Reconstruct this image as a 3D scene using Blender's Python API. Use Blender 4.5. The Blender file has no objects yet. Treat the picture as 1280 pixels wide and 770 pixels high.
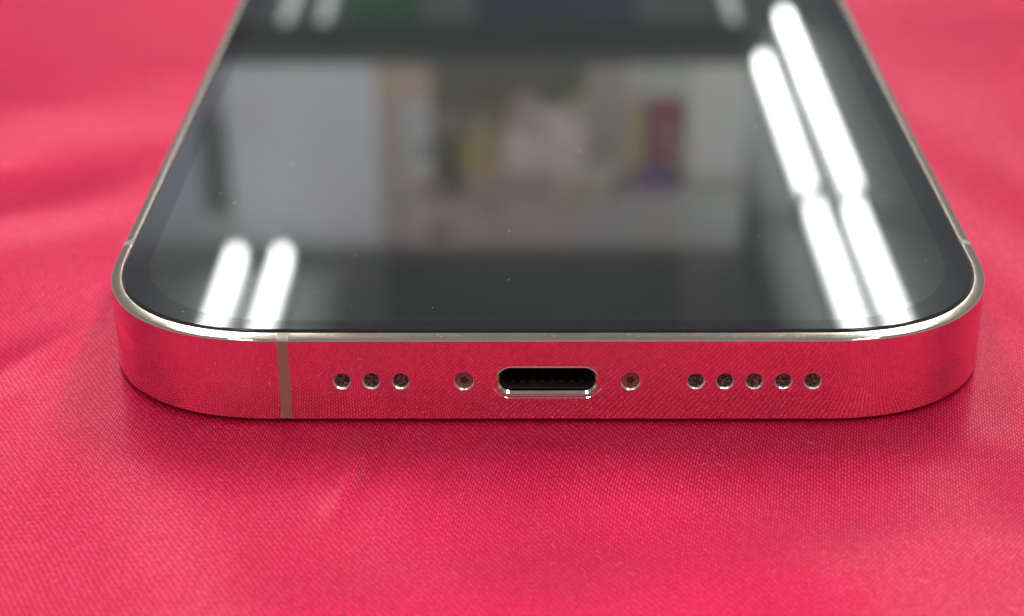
import bpy, math, random
import numpy as np
from mathutils import Vector, Matrix
from mathutils.geometry import tessellate_polygon

S = 0.001                       # the phone and cloth are written in millimetres
sc = bpy.context.scene
C = sc.collection
random.seed(7)
rng = np.random.default_rng(11)

# ------------------------------------------------------------------ camera, world, exposure
cam = bpy.data.cameras.new('camera')
co = bpy.data.objects.new('camera', cam); C.objects.link(co)
PITCH, YAW, ROLL = 26.5135, -0.6174, -0.3106
cam.lens = 64.594; cam.sensor_width = 36.0
cam.clip_start = 0.002; cam.clip_end = 60.0
th, yw, rl = (math.radians(a) for a in (PITCH, YAW, ROLL))
fw = Vector((math.sin(yw)*math.cos(th), math.cos(yw)*math.cos(th), -math.sin(th)))
rt = Vector((math.cos(yw), -math.sin(yw), 0)); up = rt.cross(fw)
rt, up = rt*math.cos(rl) + up*math.sin(rl), up*math.cos(rl) - rt*math.sin(rl)
co.matrix_world = Matrix(((rt.x, up.x, -fw.x, -1.396*S), (rt.y, up.y, -fw.y, -123.488*S),
                          (rt.z, up.z, -fw.z, 71.337*S), (0, 0, 0, 1)))
cam.dof.use_dof = True
cam.dof.focus_distance = (Vector((0, 0.6, 4.6)) - Vector((-1.396, -123.488, 71.337))).dot(fw)*S
cam.dof.aperture_fstop = 31.0
cam.dof.aperture_blades = 0
sc.camera = co

world = bpy.data.worlds.new('World'); sc.world = world
world.use_nodes = True
bg = world.node_tree.nodes['Background']
bg.inputs[0].default_value = (0.90, 0.95, 1.0, 1)
bg.inputs[1].default_value = 0.40

sc.view_settings.view_transform = 'Standard'
sc.view_settings.look = 'None'
sc.view_settings.exposure = 0.0
sc.view_settings.gamma = 1.0
sc.view_settings.use_curve_mapping = False
sc.cycles.max_bounces = 8
sc.cycles.sample_clamp_indirect = 12.0
sc.cycles.caustics_reflective = True
sc.cycles.use_denoising = True
sc.cycles.use_adaptive_sampling = False

TUBE = 26.0                     # radiance of the fluorescent tubes
TUBE_NEAR = 55.0                # unseen tubes nearer the phone, strength raised to light the cloth
TUBE_FAR = 2.0  # lower strength for the tubes at the far end

# ------------------------------------------------------------------ materials
def new_mat(name):
    m = bpy.data.materials.new(name); m.use_nodes = True
    nt = m.node_tree; b = nt.nodes['Principled BSDF']
    return m, nt, b
def N(nt, t, **kw):
    n = nt.nodes.new(t)
    for k, v in kw.items(): setattr(n, k, v)
    return n
def math_n(nt, op, a, b=None, c=None):
    n = N(nt, 'ShaderNodeMath', operation=op)
    for i, v in enumerate((a, b, c)):
        if v is None: continue
        if isinstance(v, (int, float)): n.inputs[i].default_value = v
        else: nt.links.new(v, n.inputs[i])
    return n.outputs[0]
def mix_col(nt, fac, a, b):
    n = N(nt, 'ShaderNodeMix', data_type='RGBA')
    for k, v in ((0, fac), (6, a), (7, b)):
        if isinstance(v, (int, float)): n.inputs[k].default_value = v
        elif isinstance(v, tuple): n.inputs[k].default_value = v
        else: nt.links.new(v, n.inputs[k])
    return n.outputs[2]
def simple(name, col, rough, metal=0.0, ior=None, noise=0.0, scale=2000.0):
    m, nt, b = new_mat(name)
    b.inputs['Base Color'].default_value = (*col, 1)
    b.inputs['Roughness'].default_value = rough
    b.inputs['Metallic'].default_value = metal
    if ior: b.inputs['IOR'].default_value = ior
    if noise:
        tc = N(nt, 'ShaderNodeTexCoord'); nz = N(nt, 'ShaderNodeTexNoise')
        nz.inputs['Scale'].default_value = scale; nz.inputs['Detail'].default_value = 4
        nt.links.new(tc.outputs['Object'], nz.inputs['Vector'])
        k = mix_col(nt, nz.outputs['Fac'], tuple(c*(1-noise) for c in col)+(1,), tuple(min(1, c*(1+noise)) for c in col)+(1,))
        nt.links.new(k, b.inputs['Base Color'])
    return m

# polished gold steel of the band: faint brushing and hairline scratches in the gloss
def gold_mat(name, col, rough, scratch):
    m, nt, b = new_mat(name)
    b.inputs['Base Color'].default_value = (*col, 1)
    b.inputs['Metallic'].default_value = 1
    tc = N(nt, 'ShaderNodeTexCoord'); mp = N(nt, 'ShaderNodeMapping')
    mp.inputs['Scale'].default_value = (900, 900, 5000)
    nt.links.new(tc.outputs['Object'], mp.inputs['Vector'])
    nz = N(nt, 'ShaderNodeTexNoise'); nz.inputs['Scale'].default_value = 1.0; nz.inputs['Detail'].default_value = 5
    nt.links.new(mp.outputs['Vector'], nz.inputs['Vector'])
    r = math_n(nt, 'MULTIPLY_ADD', nz.outputs['Fac'], scratch, rough - scratch*0.45)
    nt.links.new(r, b.inputs['Roughness'])
    return m
M_gold = gold_mat('polished_gold_steel', (0.92, 0.80, 0.69), 0.035, 0.03)
M_lip = gold_mat('lip_gold_steel', (0.84, 0.68, 0.57), 0.15, 0.14)
M_bright = simple('drilled_edge_steel', (0.93, 0.86, 0.80), 0.30, 1.0)
M_wallhole = simple('hole_wall_paint', (0.86, 0.78, 0.74), 0.5, 0.1)
M_band = simple('antenna_resin', (0.34, 0.18, 0.12), 0.32, 0.0, noise=0.08)
M_bandlip = simple('antenna_resin_pale', (0.40, 0.34, 0.28), 0.35)  # paler resin, used on the upper edges of the bands
M_mesh = simple('grille_mesh', (0.2, 0.15, 0.12), 0.40, 0.4, noise=0.5, scale=5200)
_nt = M_mesh.node_tree; _nz = [n for n in _nt.nodes if n.type == 'TEX_NOISE'][0]; _mx = [n for n in _nt.nodes if n.type == 'MIX'][0]
_cr = N(_nt, 'ShaderNodeValToRGB'); _nt.links.new(_nz.outputs['Fac'], _cr.inputs[0])
_cr.color_ramp.elements[0].position = 0.45; _cr.color_ramp.elements[0].color = (0.045, 0.032, 0.027, 1)
_cr.color_ramp.elements[1].position = 0.66; _cr.color_ramp.elements[1].color = (0.40, 0.31, 0.26, 1)
_nt.links.new(_cr.outputs[0], _nt.nodes['Principled BSDF'].inputs['Base Color'])
M_screw = simple('screw_head', (0.27, 0.16, 0.13), 0.38, 0.55, noise=0.6, scale=3000)
M_dark = simple('port_plastic', (0.028, 0.022, 0.020), 0.38)
M_recess = simple('recess_dark', (0.13, 0.07, 0.06), 0.4, 0.6)
M_pin = simple('contact_gold', (0.16, 0.11, 0.07), 0.4, 0.8)
M_gap = simple('gasket_black', (0.008, 0.008, 0.008), 0.5)
M_back = simple('back_glass_paint', (0.50, 0.40, 0.30), 0.25)
M_dust = simple('dust_fleck', (0.75, 0.72, 0.70), 0.7)
M_lint = simple('lint_fibre', (0.85, 0.35, 0.42), 0.7)

def glass_mat(name, col, ior, rough, grease):
    m, nt, b = new_mat(name)
    b.inputs['Base Color'].default_value = (*col, 1)
    b.inputs['IOR'].default_value = ior
    tc = N(nt, 'ShaderNodeTexCoord')
    nz = N(nt, 'ShaderNodeTexNoise'); nz.inputs['Scale'].default_value = 90; nz.inputs['Detail'].default_value = 6
    nt.links.new(tc.outputs['Object'], nz.inputs['Vector'])
    nt.links.new(math_n(nt, 'MULTIPLY_ADD', nz.outputs['Fac'], grease, rough), b.inputs['Roughness'])
    return m
M_bezel = glass_mat('black_border_glass', (0.027, 0.024, 0.028), 1.43, 0.012, 0.02)
M_disp = glass_mat('screen_glass', (0.032, 0.033, 0.032), 1.62, 0.012, 0.02)

# ---- woven satin cloth
def cloth_mat():
    m, nt, b = new_mat('crimson_satin_weave')
    tc = N(nt, 'ShaderNodeTexCoord')
    mp = N(nt, 'ShaderNodeMapping')
    mp.inputs['Scale'].default_value = (1000, 1000, 1000)
    nt.links.new(tc.outputs['Object'], mp.inputs['Vector'])
    # slow wander of the threads
    w = N(nt, 'ShaderNodeTexNoise'); w.inputs['Scale'].default_value = 0.035; w.inputs['Detail'].default_value = 1.5
    nt.links.new(mp.outputs['Vector'], w.inputs['Vector'])
    off = N(nt, 'ShaderNodeVectorMath', operation='MULTIPLY_ADD')
    nt.links.new(w.outputs['Color'], off.inputs[0]); off.inputs[1].default_value = (3.5, 2.5, 0)
    nt.links.new(mp.outputs['Vector'], off.inputs[2])
    w2 = N(nt, 'ShaderNodeTexNoise'); w2.inputs['Scale'].default_value = 0.9; w2.inputs['Detail'].default_value = 2
    nt.links.new(mp.outputs['Vector'], w2.inputs['Vector'])
    off2 = N(nt, 'ShaderNodeVectorMath', operation='MULTIPLY_ADD')
    nt.links.new(w2.outputs['Color'], off2.inputs[0]); off2.inputs[1].default_value = (0.17, 0.28, 0)
    nt.links.new(off.outputs[0], off2.inputs[2])
    rot = N(nt, 'ShaderNodeVectorRotate', rotation_type='Z_AXIS')
    rot.inputs['Angle'].default_value = math.radians(9)
    nt.links.new(off2.outputs[0], rot.inputs['Vector'])
    sp = N(nt, 'ShaderNodeSeparateXYZ'); nt.links.new(rot.outputs[0], sp.inputs[0])
    u = math_n(nt, 'DIVIDE', sp.outputs[0], 0.215)
    iu = math_n(nt, 'FLOOR', u)
    wc = N(nt, 'ShaderNodeTexWhiteNoise', noise_dimensions='1D'); nt.links.new(iu, wc.inputs['W'])
    v = math_n(nt, 'MULTIPLY_ADD', math_n(nt, 'MULTIPLY_ADD', wc.outputs['Value'], 0.55, iu), 0.41, math_n(nt, 'DIVIDE', sp.outputs[1], 0.60))
    fu = math_n(nt, 'SUBTRACT', math_n(nt, 'FRACT', u), 0.5)
    fv = math_n(nt, 'SUBTRACT', math_n(nt, 'FRACT', v), 0.5)
    a = math_n(nt, 'SUBTRACT', 1.0, math_n(nt, 'MULTIPLY', math_n(nt, 'MULTIPLY', fu, fu), 4.0))
    c_ = math_n(nt, 'SUBTRACT', 1.0, math_n(nt, 'MULTIPLY', math_n(nt, 'MULTIPLY', fv, fv), 4.0))
    h = math_n(nt, 'MULTIPLY', math_n(nt, 'POWER', math_n(nt, 'MAXIMUM', a, 0.0), 1.3), math_n(nt, 'MAXIMUM', c_, 0.0))
    # yarn to yarn differences
    wn = N(nt, 'ShaderNodeTexWhiteNoise', noise_dimensions='2D')
    cb = N(nt, 'ShaderNodeCombineXYZ'); nt.links.new(iu, cb.inputs[0]); nt.links.new(math_n(nt, 'FLOOR', v), cb.inputs[1])
    nt.links.new(cb.outputs[0], wn.inputs['Vector'])
    hv = math_n(nt, 'MULTIPLY', h, math_n(nt, 'MULTIPLY_ADD', wn.outputs['Value'], 0.45, 0.72))
    bump = N(nt, 'ShaderNodeBump'); bump.inputs['Strength'].default_value = 0.62
    bump.inputs['Distance'].default_value = 0.000075
    nt.links.new(hv, bump.inputs['Height'])
    nt.links.new(bump.outputs[0], b.inputs['Normal'])
    dy = N(nt, 'ShaderNodeTexNoise'); dy.inputs['Scale'].default_value = 0.22; dy.inputs['Detail'].default_value = 5
    nt.links.new(mp.outputs['Vector'], dy.inputs['Vector'])
    hd = math_n(nt, 'MULTIPLY', hv, math_n(nt, 'MULTIPLY_ADD', dy.outputs['Fac'], 0.45, 0.78))
    col = mix_col(nt, hd, (0.45, 0.0008, 0.014, 1), (0.97, 0.034, 0.170, 1))
    nt.links.new(col, b.inputs['Base Color'])
    b.inputs['Roughness'].default_value = 0.34
    b.inputs['Metallic'].default_value = 0.45
    b.inputs['Specular IOR Level'].default_value = 0.08
    b.inputs['Specular Tint'].default_value = (1.0, 0.25, 0.42, 1)
    nt.links.new(math_n(nt, 'MULTIPLY_ADD', hv, 0.44, 0.05), b.inputs['Coat Weight'])
    b.inputs['Coat Roughness'].default_value = 0.31
    b.inputs['Coat IOR'].default_value = 1.45
    b.inputs['Sheen Weight'].default_value = 0.0
    b.inputs['Sheen Roughness'].default_value = 0.4
    b.inputs['Sheen Tint'].default_value = (1.0, 0.45, 0.55, 1)
    return m
M_cloth = cloth_mat()

def emit(name, col, s):
    m, nt, b = new_mat(name)
    b.inputs['Base Color'].default_value = (*(c*0.4 for c in col), 1)
    b.inputs['Roughness'].default_value = 0.5
    b.inputs['Emission Color'].default_value = (*col, 1)
    b.inputs['Emission Strength'].default_value = s
    return m
M_tube = emit('tube_glow', (0.95, 1.0, 0.97), TUBE)
M_tube_far = emit('tube_glow_dim', (0.92, 1.0, 0.97), TUBE_FAR)
M_tube_near = emit('tube_glow_boosted', (0.95, 1.0, 0.97), TUBE_NEAR)
M_refl = simple('added_reflector_grey', (0.30, 0.32, 0.31), 0.6)
M_white = simple('white_enamel', (0.78, 0.78, 0.77), 0.4)
M_ceil = simple('ceiling_board', (0.47, 0.485, 0.475), 0.8, noise=0.08, scale=3)

# ------------------------------------------------------------------ helpers
def obj(name, verts, faces, mats, parent=None, smooth=None, mi=None, scale=S):
    me = bpy.data.meshes.new(name)
    me.from_pydata([tuple(c*scale for c in v) for v in verts], [], faces)
    for m in (mats if isinstance(mats, (list, tuple)) else [mats]): me.materials.append(m)
    if smooth is not None:
        me.polygons.foreach_set('use_smooth', smooth if hasattr(smooth, '__len__') else [smooth]*len(faces))
    if mi is not None: me.polygons.foreach_set('material_index', mi)
    me.update()
    o = bpy.data.objects.new(name, me); C.objects.link(o)
    if parent: o.parent = parent
    return o
def tag(o, label=None, cat=None, group=None, kind=None):
    for k, v in (('label', label), ('category', cat), ('group', group), ('kind', kind)):
        if v: o[k] = v
    return o
def empty(name, loc, label, cat, group=None):
    o = bpy.data.objects.new(name, None); C.objects.link(o); o.location = loc
    o.empty_display_size = 0.01
    return tag(o, label, cat, group)

# ------------------------------------------------------------------ the shop around: ceiling and lamps (seen mirrored in the screen)
def box(v, f, x0, x1, y0, y1, z0, z1):
    n = len(v)
    v += [(x0,y0,z0),(x1,y0,z0),(x1,y1,z0),(x0,y1,z0),(x0,y0,z1),(x1,y0,z1),(x1,y1,z1),(x0,y1,z1)]
    f += [(n,n+3,n+2,n+1),(n+4,n+5,n+6,n+7),(n,n+1,n+5,n+4),(n+1,n+2,n+6,n+5),(n+2,n+3,n+7,n+6),(n+3,n,n+4,n+7)]
v, f = [], []; box(v, f, -7, 7, -5, 13, 2.40, 2.50)
tag(obj('ceiling', v, f, M_ceil, scale=1), kind='structure')

def tube_light(x, y0, y1, m, label, group, wing=(-0.05, 0.05)):
    e = empty('tube_light', (x, y0, 2.06), label, 'ceiling lamp', group)
    L = y1 - y0; r = 0.016
    v, f = [], []; n = 14; rings = [(0.03, r), (L-0.03, r)]
    for y, rr in rings:
        v += [(rr*math.cos(2*math.pi*k/n), y, -0.06 + rr*math.sin(2*math.pi*k/n)) for k in range(n)]
    f = [(k, (k+1) % n, n+(k+1) % n, n+k) for k in range(n)]
    obj('tube', v, f, m, e, smooth=True, scale=1)
    v, f = [], []; box(v, f, -0.018, 0.018, 0.0, L, -0.036, -0.001)
    obj('housing', v, f, M_white, e, scale=1)
    v, f = [], []; box(v, f, wing[0], wing[1], -0.0, L, 0.0, 0.008)
    obj('added_reflector', v, f, M_refl, e, scale=1)  # board added over each tube to give the bright ceiling around it
    for y in (0.25, L-0.25):
        v, f = [], []; box(v, f, -0.006, 0.006, y-0.006, y+0.006, 0.008, 0.34)
        obj('hanger', v, f, M_white, e, scale=1)
    for ya, yb in ((0.0, 0.032), (L-0.032, L)):
        v, f = [], []; box(v, f, -0.018, 0.018, ya, yb, -0.080, -0.036)
        obj('lamp_holder', v, f, M_white, e, scale=1)
left = [(3.14, 4.36), (1.91, 3.13), (0.65, 1.87), (-1.87, -0.65)]
right = [(4.70, 5.94), (3.45, 4.67), (2.19, 3.41), (0.93, 2.15), (-1.59, -0.37)]
for side, x, spans, wing in (('left', -0.785, left, (-0.30, 0.060)), ('left', -0.662, left, (-0.060, 0.16)), ('right', 0.800, right, (-0.16, 0.055)), ('right', 0.912, right, (-0.055, 0.28))):
    for k, (a, b_) in enumerate(spans):
        if x == 0.912 and k == 0: b_ = 6.45
        tube_light(x + (0.022 if x == 0.912 and k == 0 else 0), a, b_, M_tube if a > 3.1 else M_tube_near, 'lit ceiling tube, %s from the far end, %s row of the %s pair' % (('first', 'second', 'third', 'fourth', 'fifth')[k], 'outer' if abs(x) in (0.785, 0.912) else 'inner', side), 'ceiling tubes in the %s rows' % side, wing)
for x, wh in ((-0.90, 'outer left'), (-0.76, 'inner left'), (0.75, 'single right')):
    tube_light(x, 6.13, 7.35, M_tube_far, 'dimmer fluorescent tube at the far end of the shop, the %s one' % wh, 'dim far ceiling tubes')

# sign board hung from the ceiling; glow added to brighten its mirror image
BY = 4.45
def bx(px): return (px - 662)*0.0022
def bz(py): return 1.5 + (py - 65)/225*0.52
sign = empty('sign_board', (0, BY, 1.5), 'sign board of coloured posters hung from the ceiling, with added glow', 'sign')
def panel(name, x0, x1, y0, y1, col, s, proud):
    m = emit('added_glow_print_%d' % len(bpy.data.materials), col, s)
    nt = m.node_tree; tc = N(nt, 'ShaderNodeTexCoord'); nz = N(nt, 'ShaderNodeTexNoise')
    mp = N(nt, 'ShaderNodeMapping'); mp.inputs['Location'].default_value = (len(bpy.data.materials)*1.7, 0, 3)
    nt.links.new(tc.outputs['Object'], mp.inputs['Vector']); nt.links.new(mp.outputs[0], nz.inputs['Vector'])
    nz.inputs['Scale'].default_value = 9.0; nz.inputs['Detail'].default_value = 3
    k = N(nt, 'ShaderNodeMix', data_type='RGBA', blend_type='OVERLAY'); k.inputs[0].default_value = 0.32
    k.inputs[6].default_value = (*col, 1); nt.links.new(nz.outputs['Color'], k.inputs[7])
    nt.links.new(k.outputs[2], m.node_tree.nodes['Principled BSDF'].inputs['Emission Color'])
    v, f = [], []; box(v, f, bx(x0), bx(x1), -0.02-proud, 0.03-proud*0.5, bz(y0)-1.5, bz(y1)-1.5)
    return obj(name, v, f, m, sign, scale=1)
LB = 1.08
v, f = [], []; box(v, f, bx(60), bx(921), 0.04, 0.16, -0.05, 0.80)
obj('housing', v, f, simple('sign_case', (0.10, 0.10, 0.10), 0.5), sign, scale=1)
v, f = [], []; box(v, f, bx(60), bx(921), -0.05, 0.04, -0.055, -0.002)
obj('trim', v, f, simple('sign_trim', (0.05, 0.05, 0.05), 0.5), sign, scale=1)
posters = [  # px x0,x1 ; py y0,y1 ; colour ; level
 (60, 262, 66, 290, (0.46, 0.46, 0.53), .7), (262, 298, 66, 130, (0.35, 0.35, 0.42), .6), (262, 298, 130, 250, (0.10, 0.11, 0.11), .8), (262, 298, 250, 290, (0.5, 0.52, 0.5), .7),
 (298, 478, 66, 290, (0.70, 0.70, 0.75), .72), (478, 545, 66, 110, (0.60, 0.42, 0.34), .6), (478, 512, 110, 290, (0.55, 0.44, 0.44), .6), (512, 545, 110, 200, (0.62, 0.62, 0.60), .6), (512, 545, 200, 290, (0.66, 0.52, 0.52), .6),
 (545, 740, 66, 118, (0.14, 0.13, 0.08), .6), (545, 582, 118, 232, (0.13, 0.10, 0.06), .6), (582, 632, 118, 150, (0.22, 0.17, 0.10), .6), (582, 632, 150, 196, (0.60, 0.42, 0.13), .5), (632, 728, 118, 200, (0.70, 0.56, 0.58), .72),
 (582, 690, 196, 232, (0.50, 0.36, 0.34), .6), (690, 760, 200, 240, (0.62, 0.56, 0.42), .6), (728, 775, 66, 200, (0.42, 0.37, 0.32), .6), (775, 800, 100, 205, (0.50, 0.40, 0.22), .55), (806, 842, 108, 185, (0.34, 0.05, 0.13), .6), (790, 835, 190, 222, (0.20, 0.10, 0.30), .6), (775, 850, 66, 106, (0.55, 0.55, 0.52), .6),
 (545, 720, 232, 290, (0.60, 0.42, 0.40), .68), (720, 850, 222, 290, (0.56, 0.50, 0.50), .6), (850, 921, 66, 200, (0.68, 0.68, 0.65), .72), (850, 921, 200, 222, (0.5, 0.45, 0.43), .6), (850, 921, 222, 290, (0.60, 0.60, 0.58), .6)]
for i, (x0, x1, y0, y1, c_, l_) in enumerate(posters):
    panel('poster', x0, x1, y0, y1, c_, LB*l_/0.7, 0.002 + 0.0007*i)
panel('ceiling_fade_strip', 60, 370, 290, 400, (0.34, 0.35, 0.345), LB*0.60, 0.002)  # glowing grey strips added: lit ceiling fading out above the posters
for q, l_ in ((370, 0.50), (415, 0.38), (455, 0.27)):
    panel('ceiling_fade_strip', q, q+45 if q < 455 else 480, 290, 400, (0.34, 0.35, 0.345), LB*l_, 0.002)
panel('ceiling_fade_strip', 480, 850, 290, 304, (0.24, 0.22, 0.21), LB*0.40, 0.002)
panel('ceiling_fade_strip', 850, 921, 290, 400, (0.26, 0.26, 0.255), LB*0.34, 0.002)
pr = random.Random(5)
for i in range(24):                            # small cards and price slips pasted over the posters
    x0, y0 = pr.uniform(488, 840), pr.uniform(72, 262)
    w_, h_ = pr.uniform(8, 34), pr.uniform(8, 26)
    base = pr.choice(((0.5, 0.42, 0.40), (0.62, 0.58, 0.56), (0.28, 0.24, 0.20), (0.45, 0.34, 0.30), (0.36, 0.36, 0.40), (0.55, 0.45, 0.30)))
    panel('card', x0, x0+w_, y0, min(y0+h_, 286), base, LB*pr.uniform(0.5, 0.95), 0.022 + 0.0005*i)

def placard(px, pz, py, w, h, col, name):
    e = empty('placard', (px, py, pz), name, 'sign')
    v, f = [], []; box(v, f, -w/2, w/2, -0.006, 0.006, 0, h)
    obj('board', v, f, simple('placard_card', col, 0.6), e, scale=1)
    for q in (-w*0.35, w*0.35):
        v, f = [], []; box(v, f, q-0.003, q+0.003, -0.003, 0.003, h, 2.40-pz)
        obj('cord', v, f, M_white, e, scale=1)
placard(-1.12, 1.70, 6.05, 0.20, 0.30, (0.80, 0.66, 0.16), 'yellow placard hanging on cords at the far end of the shop')
placard(-0.55, 1.98, 6.6, 0.28, 0.22, (0.10, 0.42, 0.24), 'green placard hanging on cords beside the dim far tubes')
placard(0.10, 1.92, 6.5, 0.60, 0.24, (0.16, 0.20, 0.30), 'dark blue placard hanging on cords behind the sign board')

# ------------------------------------------------------------------ the cloth
def cloth_height(X, Y):
    """gentle folds, mm; flat where the phone lies"""
    def ridge(px, py, ang, w, l, h):
        a = math.radians(ang); dx, dy = X-px, Y-py
        s = dx*math.cos(a)+dy*math.sin(a); t = -dx*math.sin(a)+dy*math.cos(a)
        return h*np.exp(-(t/w)**2)*np.exp(-(s/l)**2)
    Z = np.zeros_like(X)
    Z += ridge(-60, 64, 24, 5.0, 30, 1.5)
    Z += ridge(-70, 50, 20, 7, 26, -1.1)
    Z += ridge(-54, 38, 32, 4.5, 20, 0.85)
    Z += ridge(-44, 8, 58, 2.4, 10, 0.35)
    Z += ridge(-50, -8, 50, 6, 14, 0.45)
    Z += ridge(-14.5, -6.2, 83, 0.9, 5.0, 0.28)
    Z += ridge(-12.2, -6.0, 80, 1.1, 5.0, -0.20)
    Z += ridge(26, -12, 100, 8, 16, 0.3)
    Z += ridge(5, -22, 10, 5, 40, 0.5)
    Z += ridge(60, 84, -6, 5, 30, 1.1)
    Z += ridge(62, 40, -70, 8, 30, 0.8)
    Z += ridge(60, 100, 5, 6, 30, -0.8)
    Z += 0.25*np.sin(X*0.11+1.3)*np.sin(Y*0.09+0.4) + 0.12*np.sin(X*0.31+Y*0.17)
    # lie flat (and a touch dished) below the phone
    dx = np.maximum(np.abs(X)-35.0, 0); dy = np.maximum(-(Y-1.0), 0) + np.maximum(Y-146, 0)
    d = np.hypot(dx, dy); k = np.clip(d/7.0, 0, 1); k = k*k*(3-2*k)
    soft = ridge(-14.5, -6.2, 83, 0.9, 5.0, 0.1)
    return Z*k - 0.26 + soft*(d > 0.3)*np.clip(d/2, 0, 1)
def axis(lo, hi, a, b, fine, coarse):
    p = list(np.arange(a, b, fine)); x, st = b, fine
    while x < hi: p.append(x); st = min(st*1.25, coarse); x += st
    x, st = a, fine
    q = []
    while x > lo: st = min(st*1.25, coarse); x -= st; q.append(x)
    return np.array(q[::-1]+p)
xs = axis(-400, 400, -46, 46, 0.5, 14); ys = axis(-260, 620, -30, 30, 0.5, 14)
X, Y = np.meshgrid(xs, ys); Z = cloth_height(X, Y)
nx, ny = len(xs), len(ys)
V = np.stack([X, Y, Z], -1).reshape(-1, 3)
I = np.arange(nx*ny).reshape(ny, nx)
F = np.stack([I[:-1, :-1], I[:-1, 1:], I[1:, 1:], I[1:, :-1]], -1).reshape(-1, 4)
cloth = obj('tablecloth', V.tolist(), F.tolist(), M_cloth, smooth=True)
tag(cloth, 'crimson red woven satin cloth spread flat under the phone', 'tablecloth')

# ------------------------------------------------------------------ the phone
HX, LEN = 35.75, 146.7
CA, CN = 14.6, 2.25
FX = HX - CA                                  # the flat of the bottom edge ends here
def plan():
    """outline counter-clockwise seen from above: list of (x, y, nx, ny); straight runs carry extra stations"""
    def corner(sx, sy, m=40):
        pts = []
        for k in range(m+1):
            t = math.pi/2*k/m
            c_, s_ = math.cos(t)**(2/CN) if t < math.pi/2 else 0.0, math.sin(t)**(2/CN)
            gx, gy = c_**(CN-1), s_**(CN-1); g = math.hypot(gx, gy)
            pts.append((CA*c_, CA*s_, gx/g, gy/g))
        cx = sx*(HX-CA); cy = CA if sy < 0 else LEN-CA
        return [(cx+sx*a, cy+sy*b, sx*c, sy*d) for a, b, c, d in pts]
    P = []
    P += [(x, 0.0, 0, -1) for x in (-20.64, -19.78, 21.14)]
    P += corner(1, -1)[::-1]
    P += [(HX, 17.2, 1, 0), (HX, 18.1, 1, 0)]
    P += corner(1, 1)
    P += corner(-1, 1)[::-1]
    P += [(-HX, 18.1, -1, 0), (-HX, 17.2, -1, 0)]
    P += corner(-1, -1)
    return P
P = plan(); NP = len(P)
# profile (inset, height): bottom edge, flat, softened top edge, lip up to the glass
PROF = [(0.62, 0.04), (0.30, 0.045), (0.14, 0.075), (0.04, 0.14), (0.0, 0.22), (0.0, 6.86), (0.018, 6.93), (0.06, 6.99), (0.12, 7.03), (0.22, 7.065), (0.84, 7.20), (0.90, 7.19), (0.92, 7.12), (0.92, 6.70)]
MIDX = 4                                       # profile index of the flat's lower edge
phone = empty('phone', (0, 0, 0), 'gold edged smartphone lying face up on the red cloth, charging port towards the viewer', 'phone')

def sweep_faces(sel):
    v, f, sm, mi, nl, idx = [], [], [], [], [], {}
    def nrm(i, j):
        q = []
        for a, b in ((j-1, j), (j, j+1)):
            if a < 0 or b >= len(PROF): continue
            dd, dz = PROF[b][0]-PROF[a][0], PROF[b][1]-PROF[a][1]; g = math.hypot(dd, dz)
            q.append((dz/g, dd/g))
        o, z = sum(t[0] for t in q), sum(t[1] for t in q)
        if j in (MIDX, MIDX+1): o, z = 1.0, 0.0
        g = math.hypot(o, z); x, y, a, b = P[i]
        return (a*o/g, b*o/g, z/g)
    def vid(i, j):
        if (i, j) not in idx:
            x, y, a, b = P[i]; d, z = PROF[j]
            idx[(i, j)] = len(v); v.append((x-a*d, y-b*d, z))
        return idx[(i, j)]
    for i in range(NP):
        k = (i+1) % NP
        if not sel(i): continue
        for j in range(len(PROF)-1):
            if j == MIDX and i == front_i: continue        # the drilled panel goes here
            f.append((vid(i, j), vid(k, j), vid(k, j+1), vid(i, j+1))); sm.append(True)
            nl += [nrm(i, j), nrm(k, j), nrm(k, j+1), nrm(i, j+1)]
            mi.append(1 if 8 <= j <= 11 else 0)
    return v, f, sm, mi, nl
def set_normals(o, nl):
    o.data.normals_split_custom_set(nl)
def is_band(i):
    a, b = P[i], P[(i+1) % NP]
    if abs(a[0]+20.64) < 1e-6 and abs(b[0]+19.78) < 1e-6: return True
    return {round(a[1], 2), round(b[1], 2)} == {17.2, 18.1}
front_i = next(i for i in range(NP) if abs(P[i][0]+19.78) < 1e-6 and P[i][1] == 0.0)

# drilled front panel
HZ = 3.45
mics = [-15.80, -13.55, -11.29]; spk = [11.32, 13.55, 15.79, 18.03, 20.27]
screws = [-6.43, 6.33]
HR, SR = 0.70, 0.78
def circ(cx, cz, r, n=40): return [(cx+r*math.cos(2*math.pi*k/n), 0.0, cz+r*math.sin(2*math.pi*k/n)) for k in range(n)]
def stadium(hw, hh, y, n=18, cx=0.0, cz=HZ):
    r = hh; o = []
    for k in range(n+1):
        t = -math.pi/2 + math.pi*k/n; o.append((cx+hw-r+r*math.cos(t), y, cz+r*math.sin(t)))
    for k in range(n+1):
        t = math.pi/2 + math.pi*k/n; o.append((cx-hw+r+r*math.cos(t), y, cz+r*math.sin(t)))
    return o
PC = -0.05
fv, ff, fsm, fmi, fnl = sweep_faces(lambda i: not is_band(i))
loops = [[(-19.78, 0, 0.22), (21.14, 0, 0.22), (21.14, 0, 6.86), (-19.78, 0, 6.86)]]
loops += [circ(x, HZ, HR) for x in mics+spk] + [circ(x, HZ, SR) for x in screws] + [stadium(4.28, 1.50, 0.0, cx=PC)]
tri = tessellate_polygon([[Vector(q) for q in l] for l in loops])
flat = [q for l in loops for q in l]; n0 = len(fv)
fv += flat
for t in tri:
    a, b, c = (Vector(flat[i]) for i in t)
    nrm = (b-a).cross(c-a)
    t = tuple(t) if nrm.y < 0 else tuple(reversed(t))
    ff.append(tuple(n0+i for i in t)); fsm.append(True); fmi.append(0); fnl += [(0, -1, 0)]*3
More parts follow.
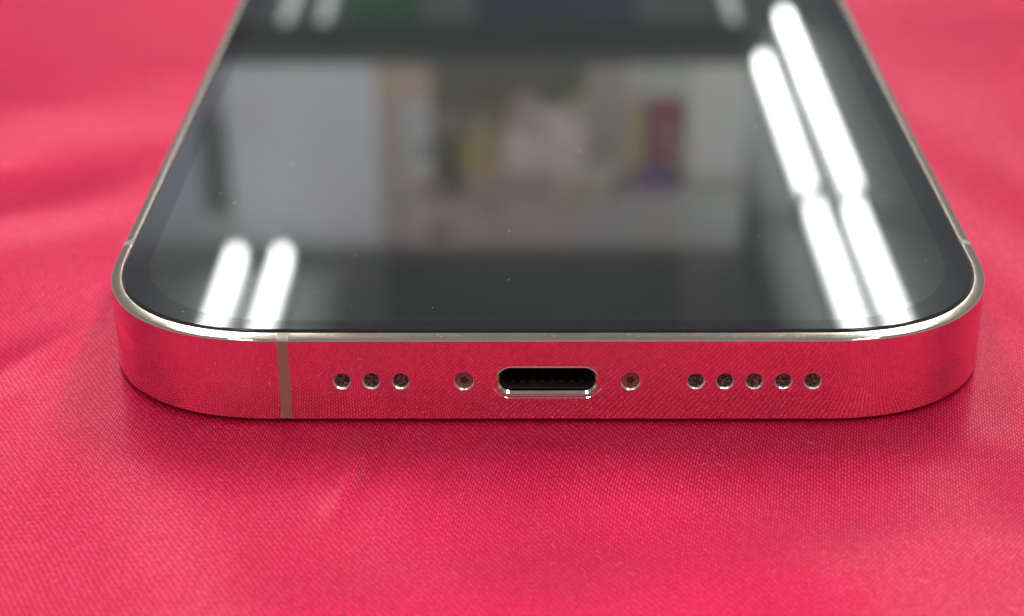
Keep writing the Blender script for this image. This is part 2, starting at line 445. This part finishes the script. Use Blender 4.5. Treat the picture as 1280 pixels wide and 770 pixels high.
# sharp edges along the profile's long flat: keep them crisp through split normals by duplicate-free flat faces
frame = obj('frame', fv, ff, [M_gold, M_lip], phone, smooth=fsm, mi=fmi)
set_normals(frame, fnl)

def band_part(cond):
    v, f, sm, mi, nl = sweep_faces(lambda i: is_band(i) and cond(P[i]))
    o = obj('antenna_band', v, f, [M_band, M_bandlip], phone, smooth=sm, mi=[1 if q or s_ else 0 for q, s_ in zip(mi, [k % (len(PROF)-1) >= 5 for k in range(len(f))])])
    set_normals(o, nl); return o
b0 = band_part(lambda p: p[1] == 0.0); b0['label'] = 'brown antenna band across the bottom edge'
b1 = band_part(lambda p: p[0] > 30); b1['label'] = 'antenna band in the right side of the frame'
b2 = band_part(lambda p: p[0] < -30); b2['label'] = 'antenna band in the left side of the frame'

# glass, display and back
def outline(d): return [(x-a*d, y-b*d) for x, y, a, b in P]
def stack(name, rings, mats, cap_top=True, cap_bottom=True, parent=phone, mi_top=0):
    v, f, sm = [], [], []
    for d, z in rings: v += [(x, y, z) for x, y in outline(d)]
    for j in range(len(rings)-1):
        for i in range(NP):
            k = (i+1) % NP
            f.append((j*NP+i, j*NP+k, (j+1)*NP+k, (j+1)*NP+i)); sm.append(False if rings[j][1] == rings[j+1][1] else True)
    if cap_top:
        n0 = len(v); v += [(x, y, rings[-1][1]) for x, y in outline(rings[-1][0])]
        f.append(tuple(n0+i for i in range(NP))); sm.append(False)
    if cap_bottom:
        n0 = len(v); v += [(x, y, rings[0][1]) for x, y in outline(rings[0][0])]
        f.append(tuple(n0+i for i in reversed(range(NP)))); sm.append(False)
    return obj(name, v, f, mats, parent, smooth=sm)
stack('cover_glass', [(1.01, 6.75), (1.01, 7.22), (1.03, 7.29), (1.09, 7.34), (1.18, 7.36)], M_bezel)
stack('gasket', [(0.94, 6.72), (0.94, 6.98), (1.005, 6.98)], M_gap, cap_top=False)
stack('back_glass', [(0.95, -0.25), (0.74, -0.21), (0.66, -0.08), (0.62, 0.05), (0.66, 0.30)], M_back)
# display: border a little wider at the long sides than the border the viewer sees foreshortened at the bottom
DX0, DY0, DR = HX-1.01-2.1, 2.62, 12.2
def rrect(hx, y0, y1, a, n, m=26):
    o = []
    for sx, sy in ((1, -1), (1, 1), (-1, 1), (-1, -1)):
        seg = []
        for k in range(m+1):
            t = math.pi/2*k/m
            seg.append((sx*(hx-a+a*max(math.cos(t), 0)**(2/n)), (y0+a-a*math.sin(t)**(2/n)) if sy < 0 else (y1-a+a*math.sin(t)**(2/n))))
        o += seg[::-1] if sx*sy < 0 else seg
    return o
dl = rrect(DX0, DY0, LEN-3.1, DR, 2.2); nd = len(dl)
v = [(x, y, 7.352) for x, y in dl] + [(x, y, 7.3615) for x, y in dl]
f = [(i, (i+1) % nd, nd+(i+1) % nd, nd+i) for i in range(nd)]
v += [(x, y, 7.3615) for x, y in dl]; f.append(tuple(range(2*nd, 3*nd)))
obj('display', v, f, M_disp, phone, smooth=False)

# holes: bright countersunk wall, then a dark woven grille set back inside
def lathe_y(rings, n, cx, cz, cap=False):
    v, f = [], []
    for r, y in rings:
        v += [(cx+r*math.cos(2*math.pi*k/n), y, cz+r*math.sin(2*math.pi*k/n)) for k in range(n)]
    for j in range(len(rings)-1):
        for k in range(n):
            q = (k+1) % n
            f.append((j*n+k, (j+1)*n+k, (j+1)*n+q, j*n+q))
    if cap: f.append(tuple((len(rings)-1)*n+k for k in range(n)))
    return v, f
def hole(name, x, r):
    n = 40; v, f = [], []
    # wall with tool-marked facets
    rr = random.Random(x)
    rings = []
    for y, k in ((0.0, 1.0), (0.015, 0.985), (0.12, 0.86), (0.40, 0.85), (0.6, 0.85)):
        rings.append([(r*k*(1 + (0.0 if y == 0 else 0.02*math.sin(i*1.9+x*7)) ), y) for i in range(n)])
    for ring in rings:
        v += [(x+q[0]*math.cos(2*math.pi*i/n), q[1], HZ+q[0]*math.sin(2*math.pi*i/n)) for i, q in enumerate(ring)]
    for j in range(len(rings)-1):
        for i in range(n):
            q = (i+1) % n; f.append((j*n+i, (j+1)*n+i, (j+1)*n+q, j*n+q))
    return obj(name, v, f, M_bright, phone, smooth=False)
def grille(parent, x, r):
    v, f = [], []
    n = 24; dep = 0.26
    v += [(x, dep+0.03, HZ)] + [(x+r*math.cos(2*math.pi*k/n), dep, HZ+r*math.sin(2*math.pi*k/n)) for k in range(n)]
    f += [(0, 1+(k+1) % n, 1+k) for k in range(n)]
    # raised wires of the mesh
    st = 0.15; g = int(r/st)
    for a in range(-g, g+1):
        h = math.sqrt(max(r*r-(a*st)**2, 0))*0.96
        if h < 0.1: continue
        for vert in (0, 1):
            n0 = len(v); w = 0.028; y0, y1 = dep-0.05, dep-0.005
            q = [(-w, -h), (w, -h), (w, h), (-w, h)]
            for yy in (y0, y1):
                for (s, t) in q:
                    s += a*st
                    v.append((x+(s if vert else t), yy + (0.012 if vert else 0), HZ+(t if vert else s)))
            f += [(n0, n0+1, n0+2, n0+3), (n0, n0+4, n0+5, n0+1), (n0+1, n0+5, n0+6, n0+2), (n0+2, n0+6, n0+7, n0+3), (n0+3, n0+7, n0+4, n0)]
    return obj('grille', v, f, M_mesh, parent, smooth=False)
for x in mics: grille(hole('microphone_hole', x, HR), x, HR*0.86)
for x in spk: grille(hole('speaker_hole', x, HR), x, HR*0.86)
def screw(x):
    v, f = lathe_y([(SR, 0.0), (SR*0.985, 0.015), (SR*0.89, 0.11), (SR*0.88, 0.30)], 40, x, HZ)
    s = obj('screw', v, f, M_bright, phone, smooth=False)
    # head with a five lobed socket
    n = 60
    def lobe(k): t = 2*math.pi*k/n; return (0.30 + 0.06*math.cos(5*t))
    v, f = [], []
    A = [(SR*0.88, 0.24), (SR*0.78, 0.19), (SR*0.62, 0.18)]
    for r, y in A: v += [(x+r*math.cos(2*math.pi*k/n), y, HZ+r*math.sin(2*math.pi*k/n)) for k in range(n)]
    for r, y in ((1.0, 0.18), (0.93, 0.26), (0.9, 0.40)):
        v += [(x+r*lobe(k)*math.cos(2*math.pi*k/n), y, HZ+r*lobe(k)*math.sin(2*math.pi*k/n)) for k in range(n)]
    for j in range(5):
        for k in range(n):
            q = (k+1) % n; f.append((j*n+k, (j+1)*n+k, (j+1)*n+q, j*n+q))
    v.append((x, 0.42, HZ)); f += [(5*n+k, 6*n, 5*n+(k+1) % n) for k in range(n)]
    mi = [0]*(3*n) + [1]*(len(f)-3*n)
    obj('screw_head', v, f, [M_screw, M_recess], s, smooth=False, mi=mi)
for x in screws: screw(x)

# charging port
port = None
def loft(name, rings, mat, parent, cap=False, smooth=False):
    n = len(rings[0]); v = [q for r in rings for q in r]; f = []
    for j in range(len(rings)-1):
        for k in range(n):
            q = (k+1) % n; f.append((j*n+k, (j+1)*n+k, (j+1)*n+q, j*n+q))
    if cap: f.append(tuple((len(rings)-1)*n+k for k in range(n)))
    return obj(name, v, f, mat, parent, smooth=smooth)
port = loft('charging_port', [stadium(4.28, 1.50, 0.0, cx=PC), stadium(4.23, 1.45, 0.045, cx=PC), stadium(4.02, 1.25, 0.055, cx=PC), stadium(3.99, 1.22, 0.0, cx=PC), stadium(3.96, 1.195, -0.018, cx=PC), stadium(3.93, 1.17, -0.008, cx=PC), stadium(3.92, 1.16, 0.075, cx=PC)], M_gold, phone)
loft('port_rim', [stadium(3.92, 1.16, 0.075, cx=PC), stadium(3.72, 0.96, 0.26, cx=PC), stadium(3.70, 0.95, 0.60, cx=PC)], M_lip, port)
loft('port_cavity', [stadium(3.70, 0.95, 0.60, cx=PC), stadium(3.66, 0.92, 0.66, cx=PC), stadium(3.66, 0.92, 6.2, cx=PC)], M_dark, port, cap=True)
for k in range(8):
    x = PC - 2.66 + k*0.76
    v, f = [], []; box(v, f, x-0.17, x+0.17, 1.6, 4.6, HZ-0.93, HZ-0.83)
    obj('contact_pin', v, f, M_pin, port)

# ------------------------------------------------------------------ dust on the phone, lint on the cloth
def fleck(v, f, x, y, z, s, e=1.0):
    n0 = len(v); a = random.uniform(0, 6.28)
    for k in range(5):
        t = a + 2*math.pi*k/5; q = s*random.uniform(0.6, 1.15)
        v.append((x+q*math.cos(t)*e, y+q*math.sin(t), z+0.004))
    v.append((x, y, z+s*0.7)); f += [(n0+k, n0+(k+1) % 5, n0+5) for k in range(5)]
v, f = [], []
for k in range(42):
    fleck(v, f, random.uniform(-33, 33), 3+42*random.random()**1.5, 7.3615, random.uniform(0.015, 0.045), random.uniform(0.6, 2.2))
for k in range(80):                                # along the lip and the glass edge
    fleck(v, f, random.uniform(-21, 21), random.uniform(0.3, 0.95), 7.14, random.uniform(0.02, 0.05), random.uniform(0.7, 2.5))
tag(obj('dust', v, f, M_dust, smooth=False), kind='stuff')
v, f = [], []
for k in range(70):
    x, y = random.uniform(-42, 42), random.uniform(-26, -1.0)
    z = float(cloth_height(np.array([[x]]), np.array([[y]]))[0, 0]) + 0.05
    a = random.uniform(0, 6.28); cu = random.uniform(-2.2, 2.2); L = random.uniform(0.15, 0.8); w = 0.012; n = 6
    n0 = len(v)
    px, py = x, y
    for i in range(n+1):
        zz = z + 0.06*math.sin(math.pi*i/n)
        ca, sa = math.cos(a), math.sin(a)
        v += [(px-sa*w, py+ca*w, zz), (px+sa*w, py-ca*w, zz), (px, py, zz+w*1.6)]
        px += ca*L/n; py += sa*L/n; a += cu/n
    for i in range(n):
        b_ = n0+3*i
        for s in range(3): q = (s+1) % 3; f.append((b_+s, b_+q, b_+3+q, b_+3+s))
for k in range(40):
    x, y = random.uniform(-42, 42), random.uniform(-26, -1.0)
    z = float(cloth_height(np.array([[x]]), np.array([[y]]))[0, 0]) + 0.04
    fleck(v, f, x, y, z, random.uniform(0.02, 0.05), random.uniform(0.7, 2))
tag(obj('lint', v, f, M_lint, smooth=False), kind='stuff')
